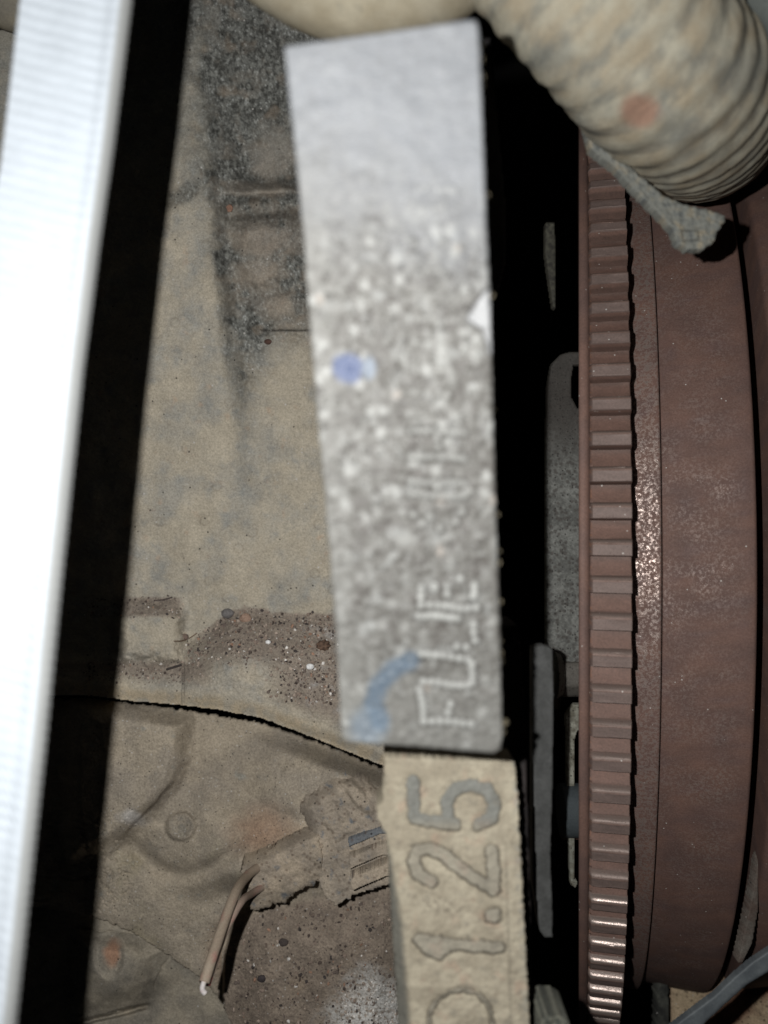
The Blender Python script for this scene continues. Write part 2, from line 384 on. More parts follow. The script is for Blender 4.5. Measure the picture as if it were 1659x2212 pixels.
# ------------------------------------------------------------------ lower cover
EDG = [(-200, 1930), (100, 1965), (205, 1983), (240, 1994), (290, 2018), (330, 2043), (390, 2083), (440, 2120), (478, 2165), (500, 2215), (530, 2330)]
def mound(u, v): return poly_sd(u, v, [(505, 1975), (560, 1960), (700, 1935), (900, 1900), (900, 2400), (520, 2400), (478, 2170), (482, 2060)])
def lower_depth(u, v):
    h = np.zeros_like(u)
    # raised plate on the left, ending in a crease
    cr = [(150, 1500), (398, 1560), (392, 1640), (372, 1690), (330, 1740), (280, 1790), (225, 1830), (150, 1850)]
    s = poly_sd(u, v, cr) + 7 * fbm(u, v, 40, 3, 42)
    h += 7.0 * ss(-30, 26, s) + 1.0 * ss(-3, 3, s) * ss(1640, 1740, v) * ss(240, 290, u)
    # boss with a plug
    r = np.hypot(u - 392, (v - 1785) * 1.05) + 7 * fbm(u, v, 18, 4, 43, .6)
    h += 2.6 * ss(125, 45, r) + 1.3 * ss(38, 27, r) * 1.0 - 0.5 * ss(25, 10, r)
    h -= 2.2 * np.exp(-((np.hypot(u - 400, v - 1760) - 128) / 18) ** 2) * ss(1790, 1850, v)
    s2 = poly_sd(u, v, [(200, 1850), (340, 1835), (460, 1900), (520, 1960), (470, 2160), (330, 2045), (200, 1985)]); h += 1.8 * ss(-30, 40, s2)
    m = mound(u, v); h += 6.0 * ss(-6, 110, m)
    h -= 1.8 * ss(6, 0, m) * ss(-60, -6, m) * ss(1990, 2010, v)
    h -= 2.5 * ss(60, 0, v - crack_v(u))
    h += 10.5 * ss(190, 5, seg_dist(u, v, [(520, 1850), (600, 1812), (665, 1776), (650, 1735), (690, 1700), (745, 1668), (860, 1700)])) * ss(1960, 1880, v) * ss(0, 60, v - crack_v(u))
    h += 3.0 * ss(1900, 1700, v) * ss(600, 820, u)
    n = ss(0, 40, m)
    h += 1.2 * fbm(u, v, 120, 3, 44) + 0.45 * fbm(u, v, 26, 5, 45, .65) + (0.05 * fbm(u, v, 7, 3, 46) + 0.04 * fbm(u, v, 4, 2, 47)) * (0.8 + 2.2 * n)
    flake = np.abs(fbm(u + 30 * fbm(u, v, 40, 3, 4), v, 46, 4, 49)); fm = ss(330, 260, u) * ss(1730, 1800, v) * ss(1990, 1930, v)
    h -= 0.8 * ss(0.035, 0, flake) * fm
    d, c = cells(u, v, 8, 55); h += (0.15 * ss(0, 30, m) + 0.02) * ss(0.5, 0.1, d) * (c > 0.6)
    return 0.205 - h / 1000.0
def lower_col(u, v, sd):
    n = fbm(u, v, 110, 5, 61); n2 = fbm(u, v, 36, 5, 62, .6); n3 = fbm(u, v, 8, 3, 63, .7)
    a = alb(144, 132, 114); b = alb(130, 120, 106)
    c = mix(np.broadcast_to(a, u.shape + (3,)), b, ss(-.25, .3, n + .4 * n2))
    c = mix(c, alb(150, 138, 110), 0.6 * ss(0.0, .5, n) * ss(1700, 1850, v))
    c = mix(c, alb(118, 120, 114), 0.55 * ss(0.2, 0.5, n2))
    c = mix(c, alb(128, 92, 66), 0.55 * blob(u + 40 * n2, v + 30 * n, 565, 1795, 60, 45, 0, .8) + 0.45 * blob(u + 30 * n2, v + 30 * n, 500, 2060, 45, 60, 0, .8) * (u < 480))
    m = mound(u, v)
    dc = mix(np.broadcast_to(alb(124, 110, 96), u.shape + (3,)), alb(96, 84, 74), ss(-.2, .4, n3 + n2 * .6))
    dc = mix(dc, alb(134, 114, 92), .6 * ss(.1, .5, n))
    c = mix(c, dc, ss(-12, 14, m + 16 * n2) * 0.85)
    wp = blob(u + 50 * n2, v + 40 * n, 815, 2190, 105, 70, -12, .5) + .5 * blob(u + 50 * n2, v + 40 * n, 800, 2105, 40, 25, 0, .6)
    c = mix(c, alb(190, 188, 182), np.clip(wp, 0, 1) * ss(-.35, .1, n3 + .3 * n2) * .8)
    cr = [(398, 1560), (392, 1640), (372, 1690), (330, 1740), (280, 1790), (225, 1830)]
    c = mix(c, alb(78, 68, 56), 0.5 * np.exp(-(seg_dist(u, v, cr[2:5]) / 3.5) ** 2))
    rr = np.hypot(u - 392, (v - 1785) * 1.05) + 7 * fbm(u, v, 18, 4, 43, .6); c = mix(c, BLUE, .22 * ss(30, 15, rr) * ss(-.2, .2, n2)); c = mix(c, alb(84, 74, 62), .35 * np.exp(-((rr - 30) / 2.2) ** 2) * (u > 392))  # shadow along the plug's right edge is put into the colour
    c = mix(c, alb(176, 172, 168), .6 * blob(u + 30 * n2, v + 30 * n, 285, 1765, 26, 12, 0, .8))
    return c * (1 + 0.22 * n3)[..., None]
us = arange2(-160, 180, 890, 8, 2.0); vs = np.arange(1490, 2330, 2.0)
outl = [(-200, 1508)] + [(a, b + 5 + 7 * math.exp(-((a - 480) / 130) ** 2) + 3 * math.exp(-((a - 800) / 30) ** 2)) for a, b in CRK[1:]] + [(900, 1690), (900, 2340), (530, 2340)] + list(reversed(EDG))
o = relief('lower_cover', us, vs, outl, lower_depth, lower_col, M_dirt, thick=1.0, edge=3, ragged=4.5)
tag(o, 'creased brown dusty cover below the black curved joint, with a round plug', 'cover')

def hous_depth(u, v):
    h = np.zeros_like(u)
    s = poly_sd(u, v, [(150, 2005), (300, 2015), (372, 2040), (366, 2066), (345, 2100), (330, 2150), (290, 2178), (230, 2190), (150, 2192)]) + 8 * fbm(u, v, 30, 4, 71)
    h += 4.5 * ss(-10, 50, s) + 3.5 * ss(90, 20, np.hypot(u - 245, v - 2085))
    h -= 0.8 * ss(3, 0, np.abs(s)) * ss(-.1, .2, fbm(u, v, 60, 2, 3))
    r = np.hypot((u - 236) / 1.0, (v - 2062) / 1.6); h -= 1.2 * ss(36, 24, r); 
    h += .5 * fbm(u, v, 70, 4, 72) + .28 * fbm(u, v, 16, 5, 73, .65) + .05 * fbm(u, v, 4, 2, 74)
    h -= 2.5 * ss(10, 0, np.abs(v - 2196 + 0.25 * (u - 230) + 6 * fbm(u, v, 30, 3, 8))) * ss(340, 300, u)
    return 0.209 - h / 1000
def hous_col(u, v, sd):
    n = fbm(u, v, 90, 5, 81); n2 = fbm(u, v, 30, 5, 82, .6); n3 = fbm(u, v, 8, 3, 83, .7)
    c = mix(np.broadcast_to(alb(140, 130, 113), u.shape + (3,)), alb(118, 111, 99), ss(-.3, .3, n + .4 * n2))
    c = mix(c, alb(150, 110, 84), .8 * blob(u + 14 * n2, v + 20 * n, 243, 2060, 17, 30, 10, .4))
    c = mix(c, alb(74, 68, 58), .6 * blob(u + 30 * n2, v + 20 * n, 330, 2140, 50, 18, -35, .7))
    return c * (1 + 0.25 * n3)[..., None]
us = arange2(-160, 170, 640, 8, 2.0); vs = np.arange(1950, 2400, 2.0)
o = relief('gearbox_housing', us, vs, [(-160, 1950), (640, 1950), (640, 2395), (-160, 2395)], hous_depth, hous_col, M_dust, thick=15, edge=0)
tag(o, 'flaking greyish housing in the bottom left corner with a rust orange patch', 'housing')

# ------------------------------------------------------------------ loose stones on the ledges
ICO = None
def ico():
    bm = bmesh.new(); bmesh.ops.create_icosphere(bm, subdivisions=1, radius=1.0)
    V = np.array([tuple(v.co) for v in bm.verts]); Fc = np.array([[v.index for v in f.verts] for f in bm.faces]); bm.free(); return V, Fc
IV, IF = ico()
def stones(name, spots, mat, parent=None):
    Vs = []; Fs = []; Cs = []; k = 0
    for (u, v, d, r, c) in spots:
        a = RS.rand(3) * 6.28
        Rm = np.array(Matrix.Rotation(a[0], 3, 'X') @ Matrix.Rotation(a[1], 3, 'Y') @ Matrix.Rotation(a[2], 3, 'Z'))
        s = np.array([1, 0.55 + .4 * RS.rand(), 0.4 + .4 * RS.rand()])
        v0 = (IV * (0.82 + .36 * RS.rand(12, 1)) * s) @ Rm.T * (r * d / F)
        Vs.append(v0 + np.array(tuple(P(u, v, d)))); Fs.append(IF + k); k += 12
        Cs.append(np.tile(c * (0.8 + .4 * RS.rand()), (12, 1)))
    return mesh_obj(name, np.concatenate(Vs), np.concatenate(Fs), mat, parent, np.concatenate(Cs), smooth=False)
PAL = [alb(120, 104, 92), alb(96, 84, 76), alb(70, 60, 54), alb(150, 134, 120), alb(196, 190, 182), alb(60, 54, 52), alb(140, 108, 88)]
def scatter(n, box, test, depthf, rmin, rmax, pal=PAL, pw=(5, 5, 3, 3, 1.2, 2, 1)):
    out = []; pw = np.array(pw) / sum(pw)
    while len(out) < n:
        u = box[0] + (box[1] - box[0]) * RS.rand(400); v = box[2] + (box[3] - box[2]) * RS.rand(400)
        ok = test(u, v) > RS.rand(400)
        u = u[ok]; v = v[ok]; d = depthf(u, v)
        for a, b, c in zip(u, v, d):
            r = rmin + (rmax - rmin) * RS.rand() ** 4
            out.append((a, b, c - 0.25 * r * c / F, r, pal[RS.choice(len(pal), p=pw)]))
    return out[:n]
sp = scatter(3000, (395, 880, 1300, 1520), lambda u, v: pile(u, v) * ss(30, 80, crack_v(u) - v) * (1 - ss(1400, 1450, v) * ss(640, 560, u) * .95), upper_depth, 1.2, 5.5)
sp += scatter(260, (180, 400, 1286, 1336), lambda u, v: ss(1286, 1294, v) * ss(402, 396, u), upper_depth, 1.2, 4)
sp += scatter(420, (180, 470, 1424, 1480), lambda u, v: ss(470, 380, u) * ss(1482, 1460, v), upper_depth, 1.2, 4)
o = stones('ledge_grit', sp, M_dust); tag(o, 'brown grit and small stones piled on the casting ledge', 'grit', kind='stuff')
sp = scatter(1500, (490, 890, 1950, 2290), lambda u, v: ss(0, 40, mound(u, v)) * (.35 + .65 * (fbm(u, v, 60, 3, 5) > 0)), lower_depth, 1.2, 6, pw=(5, 5, 4, 2, 1, 3, 1))
sp += scatter(500, (740, 890, 2120, 2300), lambda u, v: blob(u, v, 815, 2190, 105, 70, -12), lower_depth, 1.2, 3.5, pw=(0, 0, 0, 3, 8, 1, 0))
o = stones('cover_grit', sp, M_dust); tag(o, 'dark grit and white powder lying on the cover under the connector', 'grit', kind='stuff')

def one_stone(name, u, v, r, colr, label, cat, df=upper_depth, sub=2, flat=.6, ridges=0):
    d = float(df(np.array([float(u)]), np.array([float(v)]))[0]) - 0.35 * r * 0.2 / F
    bm = bmesh.new(); bmesh.ops.create_icosphere(bm, subdivisions=sub, radius=1.0)
    V = np.array([tuple(x.co) for x in bm.verts]); Fc = [[x.index for x in f.verts] for f in bm.faces]; bm.free()
    nz = fbm(V[:, 0] * 3 + V[:, 2] * 2, V[:, 1] * 3, 2, 3, int(u) % 50)
    k = 1 + .35 * nz
    if ridges: k = k * (1 + .12 * np.cos(np.arctan2(V[:, 1], V[:, 0]) * ridges))
    V = V * k[:, None] * np.array([1, .8, flat]) * (r * d / F)
    c = np.tile(colr, (len(V), 1)) * (1 + .5 * nz)[:, None]
    if ridges: c = c * (0.45 + .55 * (np.cos(np.arctan2(V[:, 1], V[:, 0]) * ridges) > -.2))[:, None]
    o = mesh_obj(name, V, Fc, M_dust, None, c); o.location = P(u, v, d)
    return tag(o, label, cat)
one_stone('seed_husk', 808 * .864, 1614 * .864, 15, alb(92, 72, 58), 'ridged brown seed husk on the grit beside the grey block', 'seed husk', sub=3, ridges=9)
one_stone('pebble', 670, 1440, 9, alb(225, 222, 212), 'round white pebble on the lower part of the ledge grit', 'pebble')
one_stone('pebble', 579, 1387, 7, alb(235, 232, 224), 'small angular white pebble in the middle of the ledge grit', 'pebble', sub=1)
one_stone('pebble', 492, 1325, 14, alb(92, 88, 86), 'flat dark grey pebble near the top left of the grit pile', 'pebble')
one_stone('pebble', 530, 1335, 13, alb(128, 104, 88), 'reddish brown pebble near the top of the grit pile', 'pebble')
one_stone('pebble', 399, 1375, 8, alb(98, 82, 72), 'dark brown pebble at the left tip of the grit pile', 'pebble')
one_stone('pebble', 579, 738, 8, alb(70, 50, 42), 'small dark brown lump stuck on the casting beside the grey block', 'pebble', flat=.4)
one_stone('pebble', 493, 450, 11, alb(118, 88, 72), 'red brown flake stuck in the dark oily stain', 'pebble', flat=.3)
one_stone('pebble', 565, 2114, 10, alb(60, 54, 54), 'dark angular lump on the dirt right of the wires', 'pebble', df=lower_depth)
one_stone('pebble', 612, 2036, 11, alb(66, 58, 54), 'flat dark lump just below the muddy connector', 'pebble', df=lower_depth, flat=.4)
# twig and straw
def twig(name, a, b, r, colr, label, df=upper_depth, bow=6):
    pts = []
    for t in np.linspace(0, 1, 5):
        u = a[0] + (b[0] - a[0]) * t; v = a[1] + (b[1] - a[1]) * t + bow * math.sin(math.pi * t)
        d = float(df(np.array([u]), np.array([v]))[0]) - (r + 1.5) * 0.2 / F; pts.append(P(u, v, d))
    o = tube(name, pts, [r * .2 / F] * 5, M_dust, lambda V, s, an: np.tile(colr, (len(V), 1)), seg=6, sub=2)
    return tag(o, label, 'twig')
twig('twig', (376, 1385), (425, 1368), 1.3, alb(96, 78, 62), 'thin curved twig at the left tip of the grit pile')
twig('twig', (360, 1446), (392, 1436), 2.6, alb(56, 50, 48), 'short dark twig on the dirt below the square boss', bow=0)
twig('twig', (332, 1297), (372, 1290), 1.6, alb(74, 64, 60), 'short dark twig on top of the square boss', bow=2)

# ------------------------------------------------------------------ connector with wires
con = empty('wiring_connector', P(680, 1830, 0.190), 'mud covered grey plastic wiring connector with stepped ribs', 'connector')
def con_depth(base, slope_u=0, slope_v=0):
    def f(u, v):
        h = slope_u * (u - 700) + slope_v * (v - 1850)
        h += 1.0 * fbm(u, v, 50, 3, 91) + .6 * fbm(u, v, 17, 5, 92, .65) + .08 * fbm(u, v, 5, 2, 93)
        return base - h / 1000
    return f
def mud_col(tint=0.0):
    def f(u, v, sd):
        n = fbm(u, v, 60, 5, 95); n2 = fbm(u, v, 20, 5, 96, .6); n3 = fbm(u, v, 6, 3, 97, .7)
        c = mix(np.broadcast_to(alb(154, 139, 119, .19), u.shape + (3,)), alb(132, 120, 105, .19), ss(-.3, .3, n))
        c = mix(c, alb(92, 97, 102, .184), np.clip(tint + .8 * ss(.12, .45, n2), 0, 1))
        d, k = cells(u, v, 13, 77); c = mix(c, alb(78, 62, 50), .55 * (k > .72) * ss(.32, .12, d))
        return c * (1 + .3 * n3)[..., None]
    return f
bt = [(520, 1862), (528, 1848), (550, 1842), (600, 1818), (648, 1792), (682, 1780), (700, 1850), (696, 1908), (676, 1914), (654, 1922), (632, 1938), (609, 1951), (580, 1960), (553, 1970), (534, 1962), (528, 1925)]
def boot_depth(u, v):
    # rounded about an axis running from lower left to upper right
    ax = (u - 525) * -0.42 - (v - 1910) * 0.91
    return con_depth(0.1880)(u, v) + 0.0042 * (np.abs(ax) / 62.0) ** 2.2 * 0.5 + .0040 * ss(36, -4, seg_dist(u, v, [(520, 1850), (600, 1812), (682, 1776)]))
relief('boot', np.arange(505, 705, 2.), np.arange(1775, 1980, 2.), bt, boot_depth, mud_col(0), M_plastic, thick=4, edge=8, parent=con, ragged=9)
hs = [(641, 1738), (680, 1706), (716, 1680), (745, 1672), (771, 1680), (800, 1690), (830, 1712), (850, 1740), (860, 1900), (835, 1914), (795, 1925), (765, 1938), (723, 1959), (700, 1938), (686, 1905), (672, 1800)]
def shell_depth(u, v):
    step = .9 * ss(-5, 6, poly_sd(u, v, [(735, 1690), (760, 1684), (812, 1748), (800, 1762), (770, 1740)]) + 5 * fbm(u, v, 12, 4, 98)) + .7 * ss(-6, 6, poly_sd(u, v, [(690, 1760), (740, 1742), (775, 1790), (730, 1815)]) + 8 * fbm(u, v, 16, 4, 99))
    return con_depth(0.1892, .006, 0.0)(u, v) - step / 1000 + .0040 * ss(36, -4, seg_dist(u, v, [(655, 1790), (641, 1738), (680, 1706), (716, 1680), (745, 1672), (771, 1676), (850, 1700)]))
relief('shell', np.arange(630, 870, 2.), np.arange(1665, 1970, 2.), hs, shell_depth, mud_col(.12), M_plastic, thick=4, edge=6, parent=con, ragged=7)
for i, (x0, y0, x1, y1, hh, tn) in enumerate([(750, 1814, 822, 1786, 16, .9), (752, 1852, 826, 1822, 26, .1), (755, 1896, 834, 1864, 30, .05)]):
    ol = [(x0, y0), (x1, y1), (x1 + 30, y1 - 4), (x1 + 30, y1 + hh), (x1, y1 + hh), (x0 + 4, y0 + hh)]
    relief('rib', np.arange(740, 870, 2.), np.arange(1775, 1940, 2.), ol, con_depth(0.1858 - .0004 * i, 0, .03), mud_col(tn), M_plastic, thick=4, edge=3, parent=con, ragged=.8)
def wire(name, pts, r, colr, label, tipc=None):
    def cf(V, s, a):
        n = fbm(V[:, 0] * 12000, V[:, 1] * 12000, 14, 4, 7)
        c = mix(np.broadcast_to(colr, (len(V), 3)), alb(150, 90, 84), .5 * ss(.1, .4, n))
        c = mix(c, alb(140, 128, 110), .5 * ss(-.1, -.4, n))
        if tipc is not None: c = mix(c, tipc, ss(s.max() - .0016, s.max() - .001, s))
        return c
    return tube(name, pts, [r] * len(pts), M_wire, cf, seg=14, sub=10, parent=con, jitter=.10)
wire('wire', [P(560, 1872, .1895), P(533, 1893, .1835), P(508, 1930, .173), P(478, 2010, .164), P(456, 2075, .158), P(441, 2122, .155)], .00105, alb(160, 142, 122, .165), None)
wire('wire', [P(570, 1915, .1895), P(545, 1930, .1840), P(520, 1950, .1735), P(483, 2018, .1662), P(461, 2083, .1602), P(446, 2126, .1570)], .0008, alb(160, 138, 122, .165), None, alb(190, 90, 90, .16))
wire('conductor', [P(441, 2120, .155), P(437, 2136, .1545), P(443, 2146, .1545)], .0005, alb(225, 215, 210, .155), None)

# ------------------------------------------------------------------ flywheel with its ring gear
PHI = math.radians(13.3)
DG = 0.16                       # distance from lens to the tooth tips, inside the gear's plane
RG = 0.94960647 * DG; CY = 0.08430439 * DG; CZ = DG + RG
PH0 = -0.63531609; DT = 2 * math.pi / 136
ctr = Vector((math.sin(PHI) * CZ, -CY, CAMZ - math.cos(PHI) * CZ))
# local axes: x along the shaft (to the right, towards the lens), y up the picture, z towards the lens
fly = empty('flywheel', ctr, 'big rusty brown flywheel drum with a toothed ring gear on its left side', 'flywheel', rot=(0, -PHI, 0))
bpy.context.view_layer.update()
BRN = np.array([0.136, 0.076, 0.059]); BRN2 = np.array([0.108, 0.064, 0.054]); WEAR = np.array([0.118, 0.086, 0.078]); RUST = np.array([0.33, 0.13, 0.045])
def local_obj(name, V, Fc, mat, col, smooth=True, ang=None):
    o = mesh_obj(name, V, Fc, mat, None, col, smooth); o.parent = fly
    return o
def lathe(name, prof, mat, colour, seg=720, a0=0, a1=2 * math.pi):
    prof = np.array(prof); m = len(prof); th = np.linspace(a0, a1, seg, endpoint=False)
    T, I = np.meshgrid(th, np.arange(m), indexing='ij')
    x = prof[I, 0]; r = prof[I, 1]
    V = np.stack([x, -r * np.sin(T), r * np.cos(T)], -1).reshape(-1, 3)
    i = np.arange(seg); f = []
    for k in range(m - 1):
        j = (i + 1) % seg
        f.append(np.stack([i * m + k, j * m + k, j * m + k + 1, i * m + k + 1], 1))
    c = colour(x.ravel(), r.ravel(), T.ravel())
    return local_obj(name, V, np.concatenate(f)[:, ::-1], mat, c)
def brown(x, r, t):
    a = x * 9000; b = t * 1400
    n = fbm(a, b, 60, 4, 101); n2 = fbm(a, b, 14, 4, 102, .6)
    c = mix(np.broadcast_to(BRN, x.shape + (3,)), BRN2, ss(-.3, .3, n)); return c * (1 + .18 * n2)[..., None]
def withg(c, g): return np.concatenate([c, np.broadcast_to(np.asarray(g)[..., None], c.shape[:-1] + (1,))], -1)
WG = 0.0098
# rim carrying the teeth
lathe('rim', [(0.0, RG - .020), (0.0, RG - .0006), (0.0003, RG - .0003), (0.0014, RG - .0003), (0.0020, RG - .0012), (0.0024, RG - .0046), (WG, RG - .0046), (WG, RG - .020), (0.0, RG - .020)], M_gear,
      lambda x, r, t: withg(mix(brown(x, r, t) * 1.05, RUST * .5, .5 * ss(.25, .5, fbm(x * 9000, t * 1400, 12, 3, 104)) * ((x > .0015) & (x < .0028))), .08 + 0 * x))
# one tooth: concave flank rising to a flat land, then a sheer drop
HT = 0.0031
def tooth_h(t):
    if t < .52: h = -HT * (1 - .48 * (t / .52) ** 1.6)
    elif t < .67: h = -HT * .52 * (1 - math.sqrt(max(0, 1 - ((.67 - t) / .15) ** 2)))
    elif t < .975: h = 0.0
    elif t < .992: h = -HT * (t - .975) / .017
    else: h = -HT
    return h
prof = []
for t in list(np.linspace(0, .41, 8)) + [.46, .51] + list(np.linspace(.522, .69, 14)) + [.78, .86, .92] + list(np.linspace(.945, .985, 8)) + [.992, .9999]:
    wd = .010 if t < .8 else (.012 if t < .988 else 0.0)
    hs_ = [tooth_h(min(max(t + q * wd, 0), .9999)) for q in (-1, -.66, -.33, 0, .33, .66, 1)]
    prof.append((t, sum(hs_) / 7 if wd and .05 < t else tooth_h(t)))
def tooth_mesh(i):
    rr = np.random.RandomState(i)
    xs = [0.00175, 0.0021, 0.0026, .0040, .0055, .0070, .0085, 0.0093, 0.00965, WG]
    V = []; C = []
    for (t, h) in prof:
        for k, x in enumerate(xs):
            hh = h
            if k == 0: hh = h - .0016 * (h > -HT * .6) - .0002
            if k == 1: hh = h - .0005 * (h > -HT * .6)
            if k == 9: hh = h - .0003
            hh = max(hh, -HT - .0002)
            r = RG + hh + .00003 * rr.randn() * (k in (3, 4, 5, 6)); a = (t - .97) * DT
            V.append((x, -r * math.sin(a), r * math.cos(a)))
            land = 1.0 if .665 < t < .97 else 0.0
            c = BRN * (1 - .75 * land) + WEAR * .75 * land
            if k <= 1: c = c * .5 + (RUST * .5 if rr.rand() < .3 else BRN * .4) * .5
            grease = math.exp(-((t - .57) / .07) ** 2) * .40 + .40 * math.exp(-(t / .12) ** 2) ; c = c * (1 - grease) + np.array([.045, .04, .038]) * grease
            if t > .98: c = c * .6
            g = (.95 if i >= 6 else .42) * (.518 < t < .60) + .2 * (.60 <= t < .66) + .10 * land + .10
            if k in (0, 1): g *= .3
            C.append(list(c * (1 + .05 * rr.randn())) + [min(1, g)])
    m = len(xs); n = len(prof); Fc = []
    for i_ in range(n - 1):
        for k in range(m - 1):
            Fc.append((i_ * m + k, i_ * m + k + 1, (i_ + 1) * m + k + 1, (i_ + 1) * m + k))
    # right end wall
    b = len(V)
    for (t, h) in prof:
        a = (t - .97) * DT; r = RG - HT - .0012; V.append((WG, -r * math.sin(a), r * math.cos(a))); C.append(list(BRN) + [0.0])
    for i_ in range(n - 1): Fc.append((i_ * m + m - 1, b + i_, b + i_ + 1, (i_ + 1) * m + m - 1))
    return V, Fc, np.array(C)
kinds = []
for i in range(9):
    V, Fc, C = tooth_mesh(i)
    me = bpy.data.meshes.new('tooth'); me.from_pydata(V, [], Fc); me.polygons.foreach_set('use_smooth', [True] * len(me.polygons))
    a = me.color_attributes.new('Col', 'FLOAT_COLOR', 'POINT'); cc = np.ones((len(V), 4), np.float32); cc[:, :] = C; a.data.foreach_set('color', cc.ravel())
    me.materials.append(M_gear)
    me.set_sharp_from_angle(angle=math.radians(38)); kinds.append(me)
for n in range(-9, 44):
    o = bpy.data.objects.new('tooth', kinds[(n * 7 + n // 5) % 6 if n < 24 else 6 + (n * 2) % 3]); sc.collection.objects.link(o); o.parent = fly
    o.rotation_euler = (-(PH0 + n * DT) * -1, 0, 0)
# drum: two bands with a groove between them
R1 = 0.1390; R2 = 0.1372
def drumc(x, r, t):
    c = brown(x, r, t); n = fbm(x * 9000, t * 900, 20, 4, 110, .6)
    a = fbm(x * 9000, t * 1200, 70, 4, 113, .6)
    return withg(mix(c, np.array([.100, .064, .062]), .5 * ss(0, .4, n)), np.clip((.22 + 1.1 * a) * ss(.0345, .028, x) + .70 * (x < .0163), .05, 1))
lathe('drum_band', [(.0100, R1 - .03), (.0100, R1 - .0004), (.0102, R1 - .00005), (.0104, R1), (.0107, R1 + .00004), (.0118, R1 + .00017), (.0132, R1 + .00034), (.0146, R1 + .0005), (.0155, R1 + .0006), (.0158, R1 + .00062), (.0160, R1 + .0005), (.0161, R1 + .0002), (.0161, R1 - .03)], M_drum, drumc)
lathe('drum', [(.01635, R2 - .03), (.01635, R2 - .0004), (.0165, R2 - .0001), (.0167, R2), (.0170, R2 + .00003), (.0190, R2 + .00027), (.0210, R2 + .0005), (.0240, R2 + .0008), (.0280, R2 + .0011), (.0320, R2 + .0013), (.0333, R2 + .00132), (.0337, R2 + .0012), (.0340, R2 + .0008), (.0342, R2 - .001), (.0353, R2 - .05)], M_drum, drumc)
# pressure plate further along the same shaft
pp = empty('pressure_plate', ctr, 'dusty brown plate beyond the dark gap at the right edge of the picture', 'pressure plate', rot=(0, -PHI, 0))
bpy.context.view_layer.update()
_f = fly; fly = pp
lathe('plate', [(.0385, R2 - .05), (.0385, R2 - .003), (.0392, R2 - .0015), (.044, R2 - .0005), (.060, R2 - .0035), (.060, R2 - .05)], M_drum, lambda x, r, t: withg(mix(drumc(x, r, t)[..., :3], alb(120, 108, 94, .17), .3 * ss(.1, .4, fbm(x * 9000, t * 900, 50, 3, 111))), .05 + 0 * x))
fly = _f

# ------------------------------------------------------------------ small parts left of the gear
def flatc(c, c2=None, s=40):
    c2 = c * .7 if c2 is None else c2
    return lambda u, v, sd: mix(np.broadcast_to(c, u.shape + (3,)), c2, ss(-.3, .3, fbm(u, v, s, 4, 120, .6)))
G1 = alb(98, 98, 93, .172)
def galv_c(u, v, sd):
    n = fbm(u, v, 60, 4, 130); n2 = fbm(u, v, 9, 3, 131, .7); c = mix(np.broadcast_to(G1, u.shape + (3,)), G1 * .55, ss(-.3, .3, n2 + n))
    d, k = cells(u, v, 10, 132); c = mix(c, alb(58, 54, 50, .172), .8 * (k > .55) * ss(.5, .25, d) * ss(-.3, .1, n + .1))
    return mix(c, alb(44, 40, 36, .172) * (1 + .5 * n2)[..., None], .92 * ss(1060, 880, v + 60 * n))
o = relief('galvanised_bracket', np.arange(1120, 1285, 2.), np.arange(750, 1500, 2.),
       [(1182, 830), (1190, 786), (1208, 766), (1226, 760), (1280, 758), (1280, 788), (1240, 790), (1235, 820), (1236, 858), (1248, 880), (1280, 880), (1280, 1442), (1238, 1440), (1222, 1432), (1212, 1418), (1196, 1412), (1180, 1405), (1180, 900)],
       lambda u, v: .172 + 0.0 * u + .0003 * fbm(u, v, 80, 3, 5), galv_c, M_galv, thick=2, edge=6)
tag(o, 'speckled grey galvanised bracket plate just left of the upper ring gear', 'bracket')
o = relief('galvanised_strut', np.arange(1215, 1285, 2.), np.arange(1500, 1720, 2.), [(1222, 1545), (1232, 1530), (1240, 1522), (1282, 1520), (1282, 1560), (1248, 1580), (1242, 1600), (1242, 1710), (1224, 1710), (1224, 1600)],
       lambda u, v: .180 + .0003 * fbm(u, v, 40, 3, 5), flatc(alb(120, 118, 106, .18), alb(84, 80, 68, .18), 14), M_galv, thick=2, edge=3)
tag(o, 'narrow speckled galvanised strut between the bolt flange and the black spacer', 'strut')
o = relief('galvanised_tab', np.arange(1215, 1265, 2.), np.arange(1800, 1930, 2.), [(1228, 1802), (1243, 1802), (1241, 1900), (1250, 1905), (1244, 1920), (1232, 1912)],
       lambda u, v: .180 + .0003 * fbm(u, v, 40, 3, 5), flatc(alb(110, 110, 100, .18), alb(84, 80, 68, .18), 14), M_galv, thick=2, edge=3)
tag(o, 'small grey metal tab below the black spacer beside the gear', 'tab')
# bolt flange
bf = empty('flanged_bolt', P(1225, 1455, .165), 'grimy grey flanged bolt head between rubber strip and ring gear', 'bolt')
def bolt(name, x0, x1, ra, rb, v0, d, colr, parent, mat, seg=32, hexa=False):
    pts = [P(x0, v0, d), P((x0 + x1) / 2, v0, d), P(x1, v0, d)]
    return tube(name, pts, [ra * d / F, (ra + rb) / 2 * d / F, rb * d / F], mat, lambda V, s, a: np.tile(colr, (len(V), 1)) * (1 + .3 * fbm(V[:, 0] * 9000, V[:, 1] * 9000, 10, 3, 5))[:, None], seg=seg, sub=4, parent=parent,
                rib=(lambda s, a: 1 / math.cos((a % (math.pi / 3)) - math.pi / 6) * .9) if hexa else None)
bolt('flange', 1197, 1211, 52, 44, 1458, .172, alb(92, 92, 84, .165), bf, M_galv)
bolt('flange_tip', 1200, 1214, 70, 10, 1462, .176, alb(96, 84, 66, .17), bf, M_galv)
bolt('head', 1211, 1262, 43, 43, 1460, .174, alb(76, 72, 66, .165), bf, M_galv, seg=36, hexa=True)
